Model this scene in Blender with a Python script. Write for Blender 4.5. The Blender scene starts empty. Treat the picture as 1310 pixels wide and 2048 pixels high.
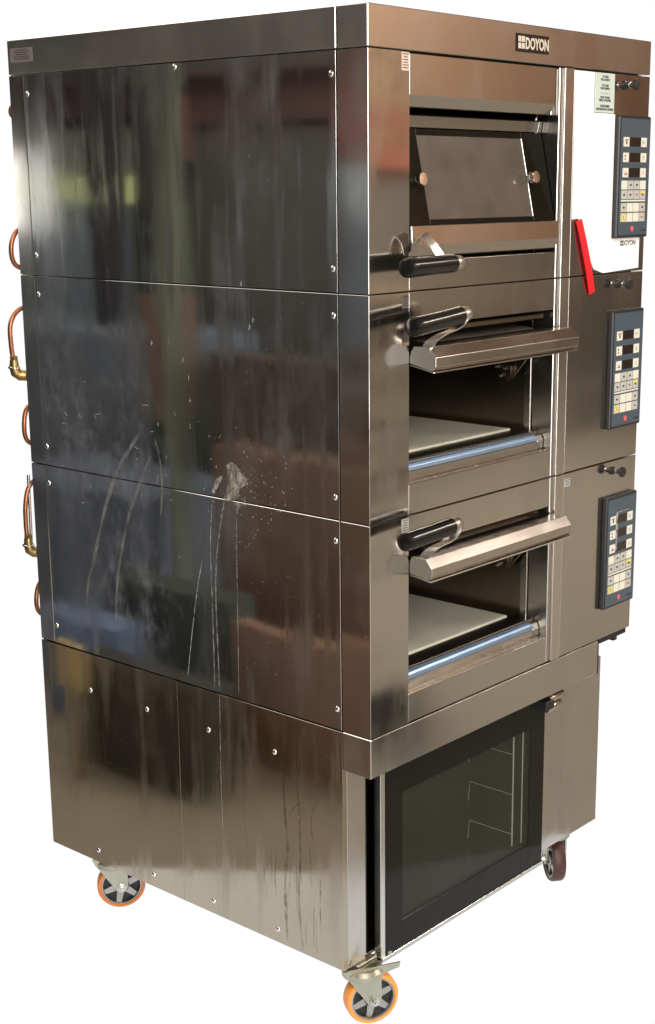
import bpy, bmesh, math, random
from mathutils import Vector, Matrix
random.seed(7)
S = bpy.context.scene
COL = S.collection
PI = math.pi

# ------------------------------------------------------------------ camera
cam_d = bpy.data.cameras.new("camera"); cam = bpy.data.objects.new("camera", cam_d); COL.objects.link(cam); S.camera = cam
yaw, pitch, roll = 0.8685, -0.2324, -0.0035
fwd = Vector((math.sin(yaw)*math.cos(pitch), math.cos(yaw)*math.cos(pitch), math.sin(pitch)))
rt = Vector((math.cos(yaw), -math.sin(yaw), 0)); up = rt.cross(fwd)
r2 = rt*math.cos(roll) + up*math.sin(roll); u2 = -rt*math.sin(roll) + up*math.cos(roll)
cam.matrix_world = Matrix(((r2.x, u2.x, -fwd.x, -2.0385), (r2.y, u2.y, -fwd.y, -1.7387), (r2.z, u2.z, -fwd.z, 1.6928), (0, 0, 0, 1)))
cam_d.sensor_fit = 'HORIZONTAL'; cam_d.sensor_width = 36
cam_d.lens = 2923.13/1310*36
cam_d.shift_x = (655-750.89)/1310; cam_d.shift_y = (1059.78-1024)/1310
cam_d.clip_start = 0.05; cam_d.clip_end = 100

# ------------------------------------------------------------------ world, lamps, exposure
W = bpy.data.worlds.new("World"); S.world = W; W.use_nodes = True
W.node_tree.nodes['Background'].inputs[0].default_value = (0.10, 0.09, 0.08, 1)
W.node_tree.nodes['Background'].inputs[1].default_value = 1.0
def area(name, loc, target, sx, sy, power, col):
    l = bpy.data.lights.new(name, 'AREA'); l.shape = 'RECTANGLE'; l.size = sx; l.size_y = sy; l.energy = power; l.color = col
    o = bpy.data.objects.new(name, l); COL.objects.link(o); o.location = loc
    o.rotation_euler = (Vector(target)-Vector(loc)).to_track_quat('-Z', 'Y').to_euler(); return o
area('ceiling_lamp', (4.6, -3.0, 3.95), (4.8, -3.6, 0), 1.6, 0.5, 210, (1, .93, .84))
area('ceiling_lamp', (-0.9, 2.7, 3.95), (-0.9, 2.7, 0), 4.5, 2.0, 110, (1, .94, .87))
area('ceiling_lamp', (-1.6, -2.2, 3.95), (-1.6, -2.2, 0), 1.6, 0.6, 110, (1, .94, .87))
area('window_light', (-3.1, -3.8, 1.9), (0, 0, 1.0), 4.2, 3.8, 610, (1, .985, .96))
S.view_settings.view_transform = 'Standard'; S.view_settings.look = 'None'
S.view_settings.exposure = 0; S.view_settings.gamma = 1
S.render.engine = 'CYCLES'
S.cycles.use_denoising = True
S.cycles.max_bounces = 8; S.cycles.glossy_bounces = 5; S.cycles.transparent_max_bounces = 8
S.cycles.sample_clamp_indirect = 8

# ------------------------------------------------------------------ materials
def srgb(r, g, b):
    f = lambda c: (c/255/12.92) if c/255 <= .04045 else ((c/255+.055)/1.055)**2.4
    return (f(r), f(g), f(b), 1)
def newmat(n):
    m = bpy.data.materials.new(n); m.use_nodes = True; nt = m.node_tree; nt.nodes.clear(); return m, nt
def nd(nt, t, **k):
    n = nt.nodes.new(t)
    for a, v in k.items(): setattr(n, a, v)
    return n
def setin(n, **k):
    for a, v in k.items(): n.inputs[a.replace('_', ' ')].default_value = v
def noise(nt, vec, sx, sy, sz, scale=1, detail=3, rough=.5):
    mp = nd(nt, 'ShaderNodeMapping'); mp.inputs['Scale'].default_value = (sx, sy, sz); nt.links.new(vec, mp.inputs['Vector'])
    n = nd(nt, 'ShaderNodeTexNoise'); setin(n, Scale=scale, Detail=detail, Roughness=rough); nt.links.new(mp.outputs[0], n.inputs['Vector'])
    return n.outputs['Fac']
def rng(nt, v, a, b, c, d):
    n = nd(nt, 'ShaderNodeMapRange'); n.inputs[1].default_value = a; n.inputs[2].default_value = b
    n.inputs[3].default_value = c; n.inputs[4].default_value = d; nt.links.new(v, n.inputs[0]); return n.outputs[0]
def mth(nt, op, a, b):
    n = nd(nt, 'ShaderNodeMath', operation=op)
    for i, v in enumerate((a, b)):
        if isinstance(v, (int, float)): n.inputs[i].default_value = v
        else: nt.links.new(v, n.inputs[i])
    return n.outputs[0]
def steel(name, col=(.50, .475, .44), rough=.16, brush=(60, 60, 1.5), wave=(1.2, 5, .7), wd=.003, bump=.000001, dirt=.10, dcol=(.42, .40, .36), streak=.03, seed=0.0, smears=(), specks=.25):
    m, nt = newmat(name); L = nt.links
    tc = nd(nt, 'ShaderNodeTexCoord'); vec = tc.outputs['Object']
    if seed:
        ad = nd(nt, 'ShaderNodeVectorMath', operation='ADD'); ad.inputs[1].default_value = (seed, seed*1.7, seed*.6); L.new(vec, ad.inputs[0]); vec = ad.outputs[0]
    p = nd(nt, 'ShaderNodeBsdfPrincipled'); p.inputs['Metallic'].default_value = 1
    br = noise(nt, vec, *brush, scale=5, detail=2, rough=.6)
    cloud = noise(nt, vec, 1, 1, .55, scale=5, detail=6, rough=.65)
    run = noise(nt, vec, 9, 9, .8, scale=2.2, detail=5, rough=.6)
    mx = nd(nt, 'ShaderNodeMix', data_type='RGBA'); mx.inputs['A'].default_value = (col[0]*.985, col[1]*.985, col[2]*.985, 1); mx.inputs['B'].default_value = (min(1, col[0]*1.015), min(1, col[1]*1.015), min(1, col[2]*1.015), 1)
    L.new(br, mx.inputs['Factor']); L.new(mx.outputs['Result'], p.inputs['Base Color'])
    r = mth(nt, 'ADD', rng(nt, br, .2, .8, rough*.92, rough*1.1), rng(nt, cloud, .48, .75, 0, .12))
    r = mth(nt, 'ADD', r, rng(nt, run, .5, .8, 0, streak*2)); r = mth(nt, 'MINIMUM' if rough < .3 else 'MAXIMUM', r, .262 if rough < .3 else .29); L.new(r, p.inputs['Roughness'])
    wv = noise(nt, vec, *wave, scale=1.0, detail=1, rough=.3)
    b1 = nd(nt, 'ShaderNodeBump'); b1.inputs['Strength'].default_value = 1; b1.inputs['Distance'].default_value = wd; L.new(wv, b1.inputs['Height'])
    L.new(b1.outputs[0], p.inputs['Normal'])
    # dull film of dust and wiped grime, with small specks
    d = nd(nt, 'ShaderNodeBsdfDiffuse'); d.inputs['Color'].default_value = (*dcol, 1)
    spk = noise(nt, vec, 1, 1, 1, scale=150, detail=1, rough=.4)
    den = noise(nt, vec, 1, 1, 1, scale=7, detail=4, rough=.6)
    sp = mth(nt, 'MULTIPLY', rng(nt, spk, .74, .78, 0, specks), rng(nt, den, .5, .62, 0, 1))
    film = mth(nt, 'ADD', rng(nt, cloud, .50, .78, .012, dirt), rng(nt, run, .55, .8, 0, streak))
    for (sy, sz, ry, rz, amt) in smears:
        mp = nd(nt, 'ShaderNodeMapping'); mp.inputs['Location'].default_value = (0, -sy/ry, -sz/rz); mp.inputs['Scale'].default_value = (0, 1/ry, 1/rz); L.new(tc.outputs['Object'], mp.inputs['Vector'])
        ln = nd(nt, 'ShaderNodeVectorMath', operation='LENGTH'); L.new(mp.outputs[0], ln.inputs[0])
        wn = noise(nt, vec, 1, 13, 9, scale=1.6, detail=8, rough=.72)
        film = mth(nt, 'ADD', film, mth(nt, 'MULTIPLY', rng(nt, ln.outputs['Value'], .2, 1.0, amt, 0), rng(nt, wn, .47, .70, 0, 1)))
    f = mth(nt, 'ADD', film, sp)
    mix = nd(nt, 'ShaderNodeMixShader'); L.new(f, mix.inputs[0]); L.new(p.outputs[0], mix.inputs[1]); L.new(d.outputs[0], mix.inputs[2])
    o = nd(nt, 'ShaderNodeOutputMaterial'); L.new(mix.outputs[0], o.inputs['Surface']); return m
def plain(name, col, rough=.5, metal=0, spec=.5, var=.12, scale=30, coat=0, alpha=1, emit=0, patchy=0):
    m, nt = newmat(name); L = nt.links
    p = nd(nt, 'ShaderNodeBsdfPrincipled'); setin(p, Roughness=rough, Metallic=metal); p.inputs['Specular IOR Level'].default_value = spec
    p.inputs['Coat Weight'].default_value = coat; p.inputs['Alpha'].default_value = alpha
    tc = nd(nt, 'ShaderNodeTexCoord'); n = noise(nt, tc.outputs['Object'], 1, 1, 1, scale=scale, detail=4, rough=.6)
    mx = nd(nt, 'ShaderNodeMix', data_type='RGBA'); c = col[:3]
    mx.inputs['A'].default_value = (*[x*(1-var) for x in c], 1); mx.inputs['B'].default_value = (*[min(1, x*(1+var)) for x in c], 1)
    L.new(n, mx.inputs['Factor']); L.new(mx.outputs['Result'], p.inputs['Base Color'])
    if patchy:
        pn = noise(nt, tc.outputs['Object'], 1, 1, .7, scale=patchy, detail=6, rough=.7)
        L.new(rng(nt, pn, .40, .62, alpha*.12, alpha), p.inputs['Alpha'])
    if emit: L.new(mx.outputs['Result'], p.inputs['Emission Color']); p.inputs['Emission Strength'].default_value = emit
    o = nd(nt, 'ShaderNodeOutputMaterial'); L.new(p.outputs[0], o.inputs['Surface']); return m
def glow(name, col, strength):
    m, nt = newmat(name); e = nd(nt, 'ShaderNodeEmission'); e.inputs[0].default_value = (*col[:3], 1); e.inputs[1].default_value = strength
    o = nd(nt, 'ShaderNodeOutputMaterial'); nt.links.new(e.outputs[0], o.inputs['Surface']); return m

M = {}
M['side'] = steel('mirror_polished_side_steel', col=(.50, .49, .47), rough=.055, brush=(1, 60, 1.5), wave=(1, 5.0, .9), wd=.0021, dirt=.15, streak=.10, smears=((.72, 1.08, .28, .30, .24), (.70, .80, .20, .16, .34), (.92, 1.25, .12, .3, .2), (.24, 1.25, .12, .40, .09)), dcol=(.30, .32, .345))
M['side_low'] = steel('lower_side_steel', col=(.42, .37, .30), rough=.085, brush=(1, 60, 1.5), wave=(1, 3, 1.6), wd=.002, dirt=.2, dcol=(.22, .19, .15), streak=.16, seed=3.1)
M['post'] = steel('corner_post_steel', specks=.1, rough=.105, brush=(60, 60, 1.0), wave=(1.2, 1.2, 6.5), wd=.0050, dirt=.10, seed=1.3)
M['trimb'] = steel('back_trim_steel', rough=.06, brush=(60, 60, 1.0), wave=(1, 1, 2.2), wd=.0012, dirt=.06, seed=11.3)
M['cap'] = steel('brushed_cap_steel', specks=0, rough=.24, brush=(1.5, 1.5, 70), wave=(1, 1, 1), wd=.001, dirt=.10, seed=2.2)
M['front'] = steel('brushed_front_steel', specks=.08, rough=.17, brush=(2, 60, 60), wave=(2, 2, 5), wd=.0015, dirt=.07, seed=4.4)
M['control'] = steel('control_face_steel', rough=.13, brush=(50, 50, 2), wave=(1.5, 1.5, 5), wd=.0045, dirt=.06, seed=5.5)
M['cabinet'] = steel('side_cabinet_steel', specks=.1, rough=.12, brush=(50, 50, 2), wave=(5, 1, .5), wd=.012, dirt=.12, streak=.08, seed=12.7)
M['trim'] = steel('bright_trim_steel', specks=0, col=(.60, .57, .54), rough=.22, brush=(3, 3, 1), wave=(1, 1, 5), wd=.003, dirt=.05, seed=6.1)
M['rail'] = steel('door_rail_steel', specks=.1, col=(.50, .455, .41), rough=.21, brush=(2, 50, 50), wave=(2, 1, 1), wd=.001, dirt=.06, seed=7.3)
M['ledge'] = steel('sill_steel', rough=.25, brush=(2, 50, 50), wave=(2, 1, 1), wd=.001, dirt=.10, dcol=(.40, .36, .30), seed=8.0)
M['zinc'] = steel('zinc_plated_fork', col=(.42, .42, .34), rough=.4, wd=.0005, dirt=.35, dcol=(.36, .36, .27), seed=9.0)
M['rimm'] = plain('worn_wheel_rim', (.40, .385, .36), .36, 1, var=.3)
M['chrome'] = plain('polished_steel', (.75, .73, .70), .16, 1, var=.05)
M['bolt'] = plain('bolt_steel', (.62, .60, .56), .25, 1, var=.1)
M['black'] = plain('black_rubber', (.012, .012, .013), .5)
M['plastic'] = plain('black_panel_frame', (.02, .02, .022), .38)
M['grip'] = plain('glossy_black_grip', (.006, .006, .006), .2, coat=0, spec=.45)
M['wire'] = plain('plated_wire', (.75, .75, .70), .4, .3, var=.1)
M['alu'] = plain('cast_aluminium', (.70, .68, .64), .34, 1, var=.15)
M['dark'] = plain('shadowed_cavity_lining', (.03, .026, .022), .6)
M['chamber'] = steel('heat_darkened_chamber_steel', col=(.27, .225, .185), rough=.24, wd=.001, dirt=.18, dcol=(.05, .042, .035), seed=10.0)
M['stone'] = plain('cream_baking_stone', (.62, .61, .50), .85, var=.10, scale=9)
M['bglass'] = plain('black_edged_oven_glass', (.009, .008, .006), .10, var=.3, spec=.12)
M['wglass'] = plain('smoky_window_glass', (.125, .105, .086), .13, var=.45, scale=14, alpha=.70, spec=.7)
M['pglass'] = plain('dark_proofer_glass', (.050, .050, .036), .09, var=.4, scale=6, alpha=.26, spec=.5)
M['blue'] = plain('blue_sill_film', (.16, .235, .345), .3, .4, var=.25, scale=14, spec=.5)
M['copper'] = plain('copper_tube', (.42, .17, .085), .4, 1, var=.35)
M['brass'] = plain('aged_brass', (.36, .25, .10), .4, 1, var=.35)
M['face'] = plain('slate_blue_overlay', (.062, .088, .115), .33, var=.06, scale=8)
M['cream'] = plain('cream_key', (.74, .74, .64), .45, var=.05)
M['grey'] = plain('grey_key', (.50, .50, .46), .45, var=.06)
M['disp'] = plain('dark_display', (.020, .013, .011), .2)
M['yellow'] = plain('yellow_print', (.78, .66, .10), .5)
M['redp'] = plain('pink_red_print', (.75, .12, .14), .5)
M['ink'] = plain('dark_print', (.03, .03, .03), .6)
M['redk'] = plain('red_key_print', (.35, .12, .09), .6)
M['card'] = plain('pale_green_card', (.56, .66, .60), .55, var=.04)
M['white'] = plain('white_paper', (.95, .95, .95), .8, var=.01, emit=0)
M['red'] = plain('bright_red_tape', (.86, .008, .018), .5, var=.05)
M['tag'] = plain('tan_sticker', (.64, .50, .40), .6, var=.12)
M['greytag'] = plain('greyed_sticker', (.17, .14, .13), .6, var=.12)
M['silvertag'] = plain('silver_sticker', (.42, .42, .39), .5, var=.2)
M['logo'] = plain('dark_brown_plate', (.022, .014, .009), .75, spec=.2)
M['logow'] = plain('pale_letter', (.62, .55, .47), .45, var=.05)
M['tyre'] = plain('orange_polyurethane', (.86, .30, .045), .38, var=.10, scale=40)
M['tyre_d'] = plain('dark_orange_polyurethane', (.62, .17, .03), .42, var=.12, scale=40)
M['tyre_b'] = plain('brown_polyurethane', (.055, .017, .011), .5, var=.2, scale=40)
M['splash'] = plain('dried_pale_splash', (.40, .37, .31), .8, var=.4, scale=90, alpha=.9, patchy=60)
M['drip'] = plain('dried_pale_drip', (.36, .33, .30), .7, var=.4, scale=80, alpha=.8, patchy=70)
M['brown'] = plain('brown_grease_run', (.05, .035, .024), .6, var=.3, scale=60, alpha=.42, patchy=50)
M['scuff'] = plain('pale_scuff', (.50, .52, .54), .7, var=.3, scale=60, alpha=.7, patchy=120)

# ------------------------------------------------------------------ mesh helpers
def link(name, bm, m, parent=None, smooth=False, **props):
    me = bpy.data.meshes.new(name); bm.normal_update(); bm.to_mesh(me); bm.free()
    for mm in (m if isinstance(m, (list, tuple)) else [m]): me.materials.append(mm)
    if smooth:
        for p in me.polygons: p.use_smooth = True
        me.set_sharp_from_angle(angle=math.radians(38))
    o = bpy.data.objects.new(name, me); COL.objects.link(o)
    if parent: o.parent = parent
    for k, v in props.items(): o[k] = v
    return o
def boxes(lst, bevel=0.0, seg=1):
    bm = bmesh.new()
    for b in lst:
        x0, x1, y0, y1, z0, z1 = b
        t = bmesh.new(); bmesh.ops.create_cube(t, size=1)
        for v in t.verts: v.co = Vector(((x0+x1)/2+v.co.x*(x1-x0), (y0+y1)/2+v.co.y*(y1-y0), (z0+z1)/2+v.co.z*(z1-z0)))
        if bevel: bmesh.ops.bevel(t, geom=t.edges[:], offset=bevel, segments=seg, affect='EDGES', profile=.6)
        me = bpy.data.meshes.new('t'); t.to_mesh(me); t.free(); bm.from_mesh(me); bpy.data.meshes.remove(me)
    return bm
def box(name, x0, x1, y0, y1, z0, z1, m, parent=None, bevel=.0012, **p): return link(name, boxes([(x0, x1, y0, y1, z0, z1)], bevel), m, parent, **p)
def prism(pts, axis, a, b, bevel=0.0):
    """polygon pts in the two other axes, swept along axis from a to b"""
    bm = bmesh.new()
    def mk(p, t):
        return {0: (t, p[0], p[1]), 1: (p[0], t, p[1]), 2: (p[0], p[1], t)}[axis]
    A = [bm.verts.new(mk(p, a)) for p in pts]; B = [bm.verts.new(mk(p, b)) for p in pts]; n = len(pts)
    bm.faces.new(A); bm.faces.new(B[::-1])
    for i in range(n): bm.faces.new((A[i], B[i], B[(i+1) % n], A[(i+1) % n]))
    bmesh.ops.recalc_face_normals(bm, faces=bm.faces[:])
    if bevel: bmesh.ops.bevel(bm, geom=bm.edges[:], offset=bevel, segments=1, affect='EDGES', clamp_overlap=True)
    return bm
def frame_at(p, d):
    d = Vector(d).normalized(); q = d.to_track_quat('Z', 'Y').to_matrix().to_4x4(); q.translation = Vector(p); return q
def lathe(profile, origin, axis, seg=32, bm=None):
    """profile: (r, t) along axis"""
    bm = bm or bmesh.new(); Mx = frame_at(origin, axis); rings = []
    for r, t in profile:
        if r < 1e-6: rings.append([bm.verts.new(Mx @ Vector((0, 0, t)))])
        else: rings.append([bm.verts.new(Mx @ Vector((r*math.cos(2*PI*i/seg), r*math.sin(2*PI*i/seg), t))) for i in range(seg)])
    for a, b in zip(rings, rings[1:]):
        for i in range(seg):
            j = (i+1) % seg
            if len(a) == 1 and len(b) == 1: continue
            if len(a) == 1: bm.faces.new((a[0], b[i], b[j]))
            elif len(b) == 1: bm.faces.new((a[i], b[0], a[j]))
            else: bm.faces.new((a[i], b[i], b[j], a[j]))
    bmesh.ops.recalc_face_normals(bm, faces=bm.faces[:]); return bm
def tube(pts, r, seg=12, bm=None, close=True):
    bm = bm or bmesh.new(); P = [Vector(p) for p in pts]; rings = []; n0 = None
    for i, p in enumerate(P):
        t = (P[min(i+1, len(P)-1)]-P[max(i-1, 0)]).normalized()
        if n0 is None: n0 = t.orthogonal().normalized()
        n0 = (n0 - t*n0.dot(t)).normalized(); b = t.cross(n0); rr = r[i] if isinstance(r, (list, tuple)) else r
        rings.append([bm.verts.new(p + (n0*math.cos(2*PI*k/seg)+b*math.sin(2*PI*k/seg))*rr) for k in range(seg)])
    for a, b in zip(rings, rings[1:]):
        for k in range(seg): bm.faces.new((a[k], a[(k+1) % seg], b[(k+1) % seg], b[k]))
    bm.faces.new(rings[0][::-1]); bm.faces.new(rings[-1])
    bmesh.ops.recalc_face_normals(bm, faces=bm.faces[:]); return bm
def arc(c, r, a0, a1, n, plane='xz', y=0):
    o = []
    for i in range(n+1):
        a = math.radians(a0+(a1-a0)*i/n); o.append((c[0]+r*math.cos(a), y, c[1]+r*math.sin(a)))
    return o
def text(name, s, x, z, size, m, parent, y, align='CENTER', ext=.0002, sx=1.0, bold=.012):
    c = bpy.data.curves.new(name, 'FONT'); c.body = s; c.size = size; c.extrude = ext; c.offset = size*bold; c.align_x = align; c.resolution_u = 3
    o = bpy.data.objects.new(name, c); dg = None
    COL.objects.link(o); bpy.context.view_layer.update()
    me = bpy.data.meshes.new_from_object(o.evaluated_get(bpy.context.evaluated_depsgraph_get()))
    bpy.data.objects.remove(o); bpy.data.curves.remove(c)
    me.materials.clear(); me.materials.append(m)
    o = bpy.data.objects.new(name, me); COL.objects.link(o); o.parent = parent
    me.transform(Matrix.Translation((x, y, z)) @ Matrix.Rotation(PI/2, 4, 'X') @ Matrix.Diagonal((sx, 1, 1, 1))); return o

# ------------------------------------------------------------------ setting: added self-glowing sweep under and behind, workshop around
FL = -0.030
def sweep():
    LL = lambda d: -.2569*d-.10
    RR = lambda d: .1913*d+.10
    F2 = Vector((math.sin(yaw), math.cos(yaw), 0)); R2 = Vector((math.cos(yaw), -math.sin(yaw), 0)); C0 = Vector((-2.0385, -1.7387, 0))
    bm = bmesh.new(); prof = [(1.75, FL), (4.5, FL)]
    for i in range(1, 13):
        a = PI/2*i/12; prof.append((4.5+.6*math.sin(a), FL+.6*(1-math.cos(a))))
    prof.append((5.1, 3.3)); prev = None
    for d, z in prof:
        row = [bm.verts.new(C0+F2*d+R2*l+Vector((0, 0, z))) for l in (LL(d), RR(d))]
        if prev: bm.faces.new((prev[0], prev[1], row[1], row[0]))
        prev = row
    return bm
link('glow_backdrop', sweep(), glow('white_light_sweep', (1, 1, 1), 1.02), kind='structure')  # glows by itself, added for a blank white ground; also fills the oven
M['floor'] = plain('beige_concrete', (.34, .325, .275), .55, var=.14, scale=2.5)
box('floor', -4, 11, -5.5, 9, -.16, FL-.004, M['floor'], bevel=0, kind='structure')
M['wall_d'] = plain('dark_workshop_wall', (.12, .125, .125), .8, var=.3, scale=.8)
M['wall_t'] = plain('tan_workshop_wall', (.64, .40, .265), .8, var=.15, scale=.6)
M['wall_g'] = plain('olive_grey_wall', (.27, .255, .225), .8, var=.2, scale=.6)
box('wall_left', -3.4, -3.25, -5.5, 9, FL, 4.1, M['wall_d'], bevel=0, kind='structure')
box('wall_far', -3.2, 11, 8.8, 9, FL, 4.1, M['wall_d'], bevel=0, kind='structure')
box('wall_right', 10.8, 11, -5.5, 8.8, FL, 4.1, M['wall_t'], bevel=0, kind='structure')
box('wall_front', -3.2, 10.8, -4.9, -4.7, FL, 1.95, M['wall_g'], bevel=0, kind='structure')
box('wall_front', -3.2, 10.8, -4.9, -4.7, 1.95, 4.1, M['wall_t'], bevel=0, kind='structure')
box('ceiling', -3.4, 11, -5.5, 9, 4.11, 4.2, plain('tan_ceiling', (.42, .30, .21), .8, var=.1, scale=1), bevel=0, kind='structure')
def reflection_piece(name, k, y0, y1, z0, z1, col, emit=0, depth=.12):  # unseen boxes added to give the side steel dark and coloured reflections
    m = glow(name+'_glow', col, emit) if emit else plain(name+'_paint', col, .7, var=.25, scale=3)
    return box(name, -k-depth, -k, y0, y1, max(z0, FL), z1, m, bevel=0, kind='structure')
reflection_piece('reflection_panel', 3.1, 4.02, 5.22, 1.75, 2.04, (.42, .45, .42))
reflection_piece('reflection_panel', 3.1, 4.30, 5.22, .60, 1.60, (.32, .42, .50))
reflection_piece('reflection_panel', 3.1, 3.90, 4.28, .60, 1.60, (.26, .30, .24))
reflection_piece('reflection_window', 3.08, 4.02, 5.22, 1.60, 1.74, (.56, .60, .28), 1.0)
reflection_piece('reflection_beam', 3.1, 2.6, 5.1, 1.98, 2.20, (.17, .10, .095))
reflection_piece('reflection_panel', 3.12, 2.8, 4.3, .9, 1.95, (.15, .145, .14))
reflection_piece('reflection_cabinet', 2.3, 3.1, 4.9, FL, 1.02, (.20, .24, .30), depth=.6)
reflection_piece('reflection_cabinet', 2.1, 2.3, 3.05, FL, .96, (.08, .095, .075), depth=.6)
reflection_piece('reflection_cabinet', 1.45, 2.35, 3.3, FL, .55, (.14, .17, .23), depth=.5)
reflection_piece('reflection_beam', 3.0, 2.6, 5.1, 2.20, 2.24, (.14, .10, .08))
reflection_piece('reflection_column', 2.6, 3.90, 4.03, FL, 2.3, (.05, .045, .05))
reflection_piece('reflection_column', 2.5, 3.42, 3.50, FL, 2.4, (.03, .03, .03))
reflection_piece('reflection_column', 1.5, 2.20, 2.228, FL, 2.3, (.17, .195, .145), depth=.05)
reflection_piece('reflection_column', 3.0, 3.78, 3.84, 1.80, 2.12, (.20, .10, .09))
reflection_piece('reflection_board', 2.0, 2.78, 2.93, .72, 1.25, (.22, .14, .10))
reflection_piece('reflection_window', 3.08, 5.34, 5.80, 1.44, 1.88, (1, .98, .97), 4.0)  # white glow added out of view, mirrored as the back trim's bright patch
reflection_piece('reflection_window', 3.08, 2.2, 2.72, 1.58, 1.82, (.60, .68, .72), 1.3)  # pale glow added out of view for a bright patch on the corner post
reflection_piece('reflection_panel', 3.06, 2.2, 2.74, .9, 1.55, (.26, .33, .42))
reflection_piece('reflection_panel', 3.05, 2.2, 2.74, 1.90, 2.14, (.45, .14, .11))
reflection_piece('reflection_plinth', .60, 1.14, 1.70, FL, .30, (.04, .04, .032))
reflection_piece('reflection_board', 1.0, 1.45, 1.99, FL, .42, (.055, .065, .055))
reflection_piece('reflection_board', .92, .62, 1.36, FL, .40, (.27, .165, .112), depth=.06)
reflection_piece('reflection_board', 1.3, 1.05, 1.80, .16, .84, (.21, .130, .090))
reflection_piece('reflection_board', 1.6, 1.30, 2.12, .70, 1.10, (.095, .067, .05))
reflection_piece('reflection_board', .80, 1.74, 2.16, FL, .32, (.15, .20, .33))
reflection_piece('reflection_board', .50, 1.53, 1.65, .25, .39, (.52, .40, .20), depth=.02)
reflection_piece('reflection_board', .50, 1.575, 1.605, FL, .25, (.36, .30, .20), depth=.02)
# right-hand side: unseen pieces added to band the reflections in the front faces
def front_reflection_piece(name, k, x0, x1, z0, z1, col, emit=0):
    m = glow(name+'_glow', col, emit) if emit else plain(name+'_paint', col, .7, var=.2, scale=3)
    return box(name, x0, x1, -k-.1, -k, max(z0, FL), z1, m, bevel=0, kind='structure')
front_reflection_piece('reflection_beam', 4.55, 5.05, 5.95, 1.90, 2.10, (1, .30, .20), .85)  # no lamp: pink glow added so the corner post mirrors a pink band
front_reflection_piece('reflection_beam', 4.56, 5.05, 5.85, 2.12, 2.55, (.10, .085, .06))
front_reflection_piece('reflection_beam', 4.5, 5.05, 5.85, 2.20, 2.26, (.8, .65, .35))
front_reflection_piece('reflection_panel', 4.6, 5.0, 7.4, .80, 1.02, (.62, .50, .38))
front_reflection_piece('reflection_panel', 4.6, 5.0, 6.6, .55, .78, (.07, .065, .055))
front_reflection_piece('reflection_panel', 4.6, 5.0, 6.6, .20, .50, (.50, .44, .34))
front_reflection_piece('reflection_plinth', 2.9, 2.7, 3.7, -.03, .06, (.06, .055, .05))
front_reflection_piece('reflection_plinth', 3.6, 3.9, 5.2, -.03, .10, (.12, .10, .08))
front_reflection_piece('reflection_plinth', 1.0, 1.12, 1.42, -.03, .17, (.02, .02, .02))

# ------------------------------------------------------------------ the oven
OV = bpy.data.objects.new('deck_oven', None); COL.objects.link(OV); OV.location = (0, 0, 0)
OV['label'] = "tall stainless steel bakery oven, three decks above a glass doored proofer, on orange casters"
OV['category'] = "deck oven"
H, ZC, D, WD, SY = 2.0, 1.9265, 1.0356, .976, .0746
ZT = [1.9265, 1.4962, 1.0653]; ZB = [1.4962, 1.0653, .6366]; ZE, ZP = .554, .1096
G = .0011

# carcass: inner dark structure behind the sheets
bm = boxes([(.013, .03, .09, 1.02, .12, 1.99), (.03, .96, 1.0, 1.02, .12, 1.99), (.955, .970, .03, 1.03, .60, 1.99), (.95, .962, .1, 1.0, .12, .6),
            (.03, .95, .1, 1.0, .60, .64), (.03, .95, .03, 1.0, 1.045, 1.08), (.03, .95, .03, 1.0, 1.475, 1.51), (.03, .95, .03, 1.0, 1.90, 1.99), (.014, .10, .016, .09, .64, 1.99), (.63, .95, .016, .1, .64, 1.99), (.03, .95, .12, 1.0, .115, .135)], 0)
link('carcass', bm, M['dark'], OV)
box('back_panel', .004, .972, 1.0215, 1.034, .112, 1.99, M['front'], OV)

# top cap: front band, side bands with the seam
bm = prism([(0, 0), (WD, 0), (WD, .02), (.012, .02), (.012, SY-.002), (0, SY-.002)], 2, ZC+G, H, .0014)
cap = link('top_cap', bm, M['cap'], OV)
box('cap_side_band', 0, .012, SY+.001, D, ZC+G, H, M['cap'], cap, .0014)
box('cap_roof', .013, WD-.002, .021, D-.002, H-.012, H-.002, M['cap'], cap, 0)
box('cap_right_band', WD-.012, WD, .0215, D, ZC+G, H, M['cap'], cap, .0012)
lg = box('logo_plate', .450, .564, -.0022, -.0001, 1.947, 1.9815, M['logo'], OV, .0006)
text('lettering', 'DOYON', .5205, 1.9535, .0300, M['logow'], lg, -.0028, sx=.74, bold=.035)
bm = boxes([(.4545, .4645, -.0030, -.0023, 1.9655, 1.9765), (.4665, .4765, -.0030, -.0023, 1.9655, 1.9765), (.4545, .4645, -.0030, -.0023, 1.9525, 1.9635), (.4665, .4765, -.0030, -.0023, 1.9525, 1.9635)], .0003)
link('emblem', bm, M['logow'], lg)
st = box('sticker', -.0006, -.0001, .946, 1.0245, 1.9525, 1.982, M['greytag'], OV, 0)
bm = boxes([(-.0010, -.0007, .985-w, .985+w, z, z+.0016) for z, w in ((1.9765, .022), (1.972, .026), (1.9675, .020), (1.963, .028), (1.9585, .026))], 0)
link('lettering', bm, M['ink'], st)

SCREW = lathe([(0, -.0034), (.0022, -.0033), (.0048, -.0022), (.0064, 0), (.0064, .002)], (0, 0, 0), (1, 0, 0), 16)
scr_me = None
def screw(y, z):
    global scr_me
    if scr_me is None:
        o = link('screw', SCREW, M['chrome'], OV, smooth=True); scr_me = o
    else:
        o = scr_me.copy(); COL.objects.link(o)
    o.location = (-.0002, y, z)
for zt, zb in zip(ZT, ZB):
    for z in (zt-.0415, zb+.0445):
        screw(.087, z); screw(.9725, z)
screw(.499, 1.9175)
for z in (.545, .1405):
    for y in (.263, .461, .661, .859): screw(y, z)

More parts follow.
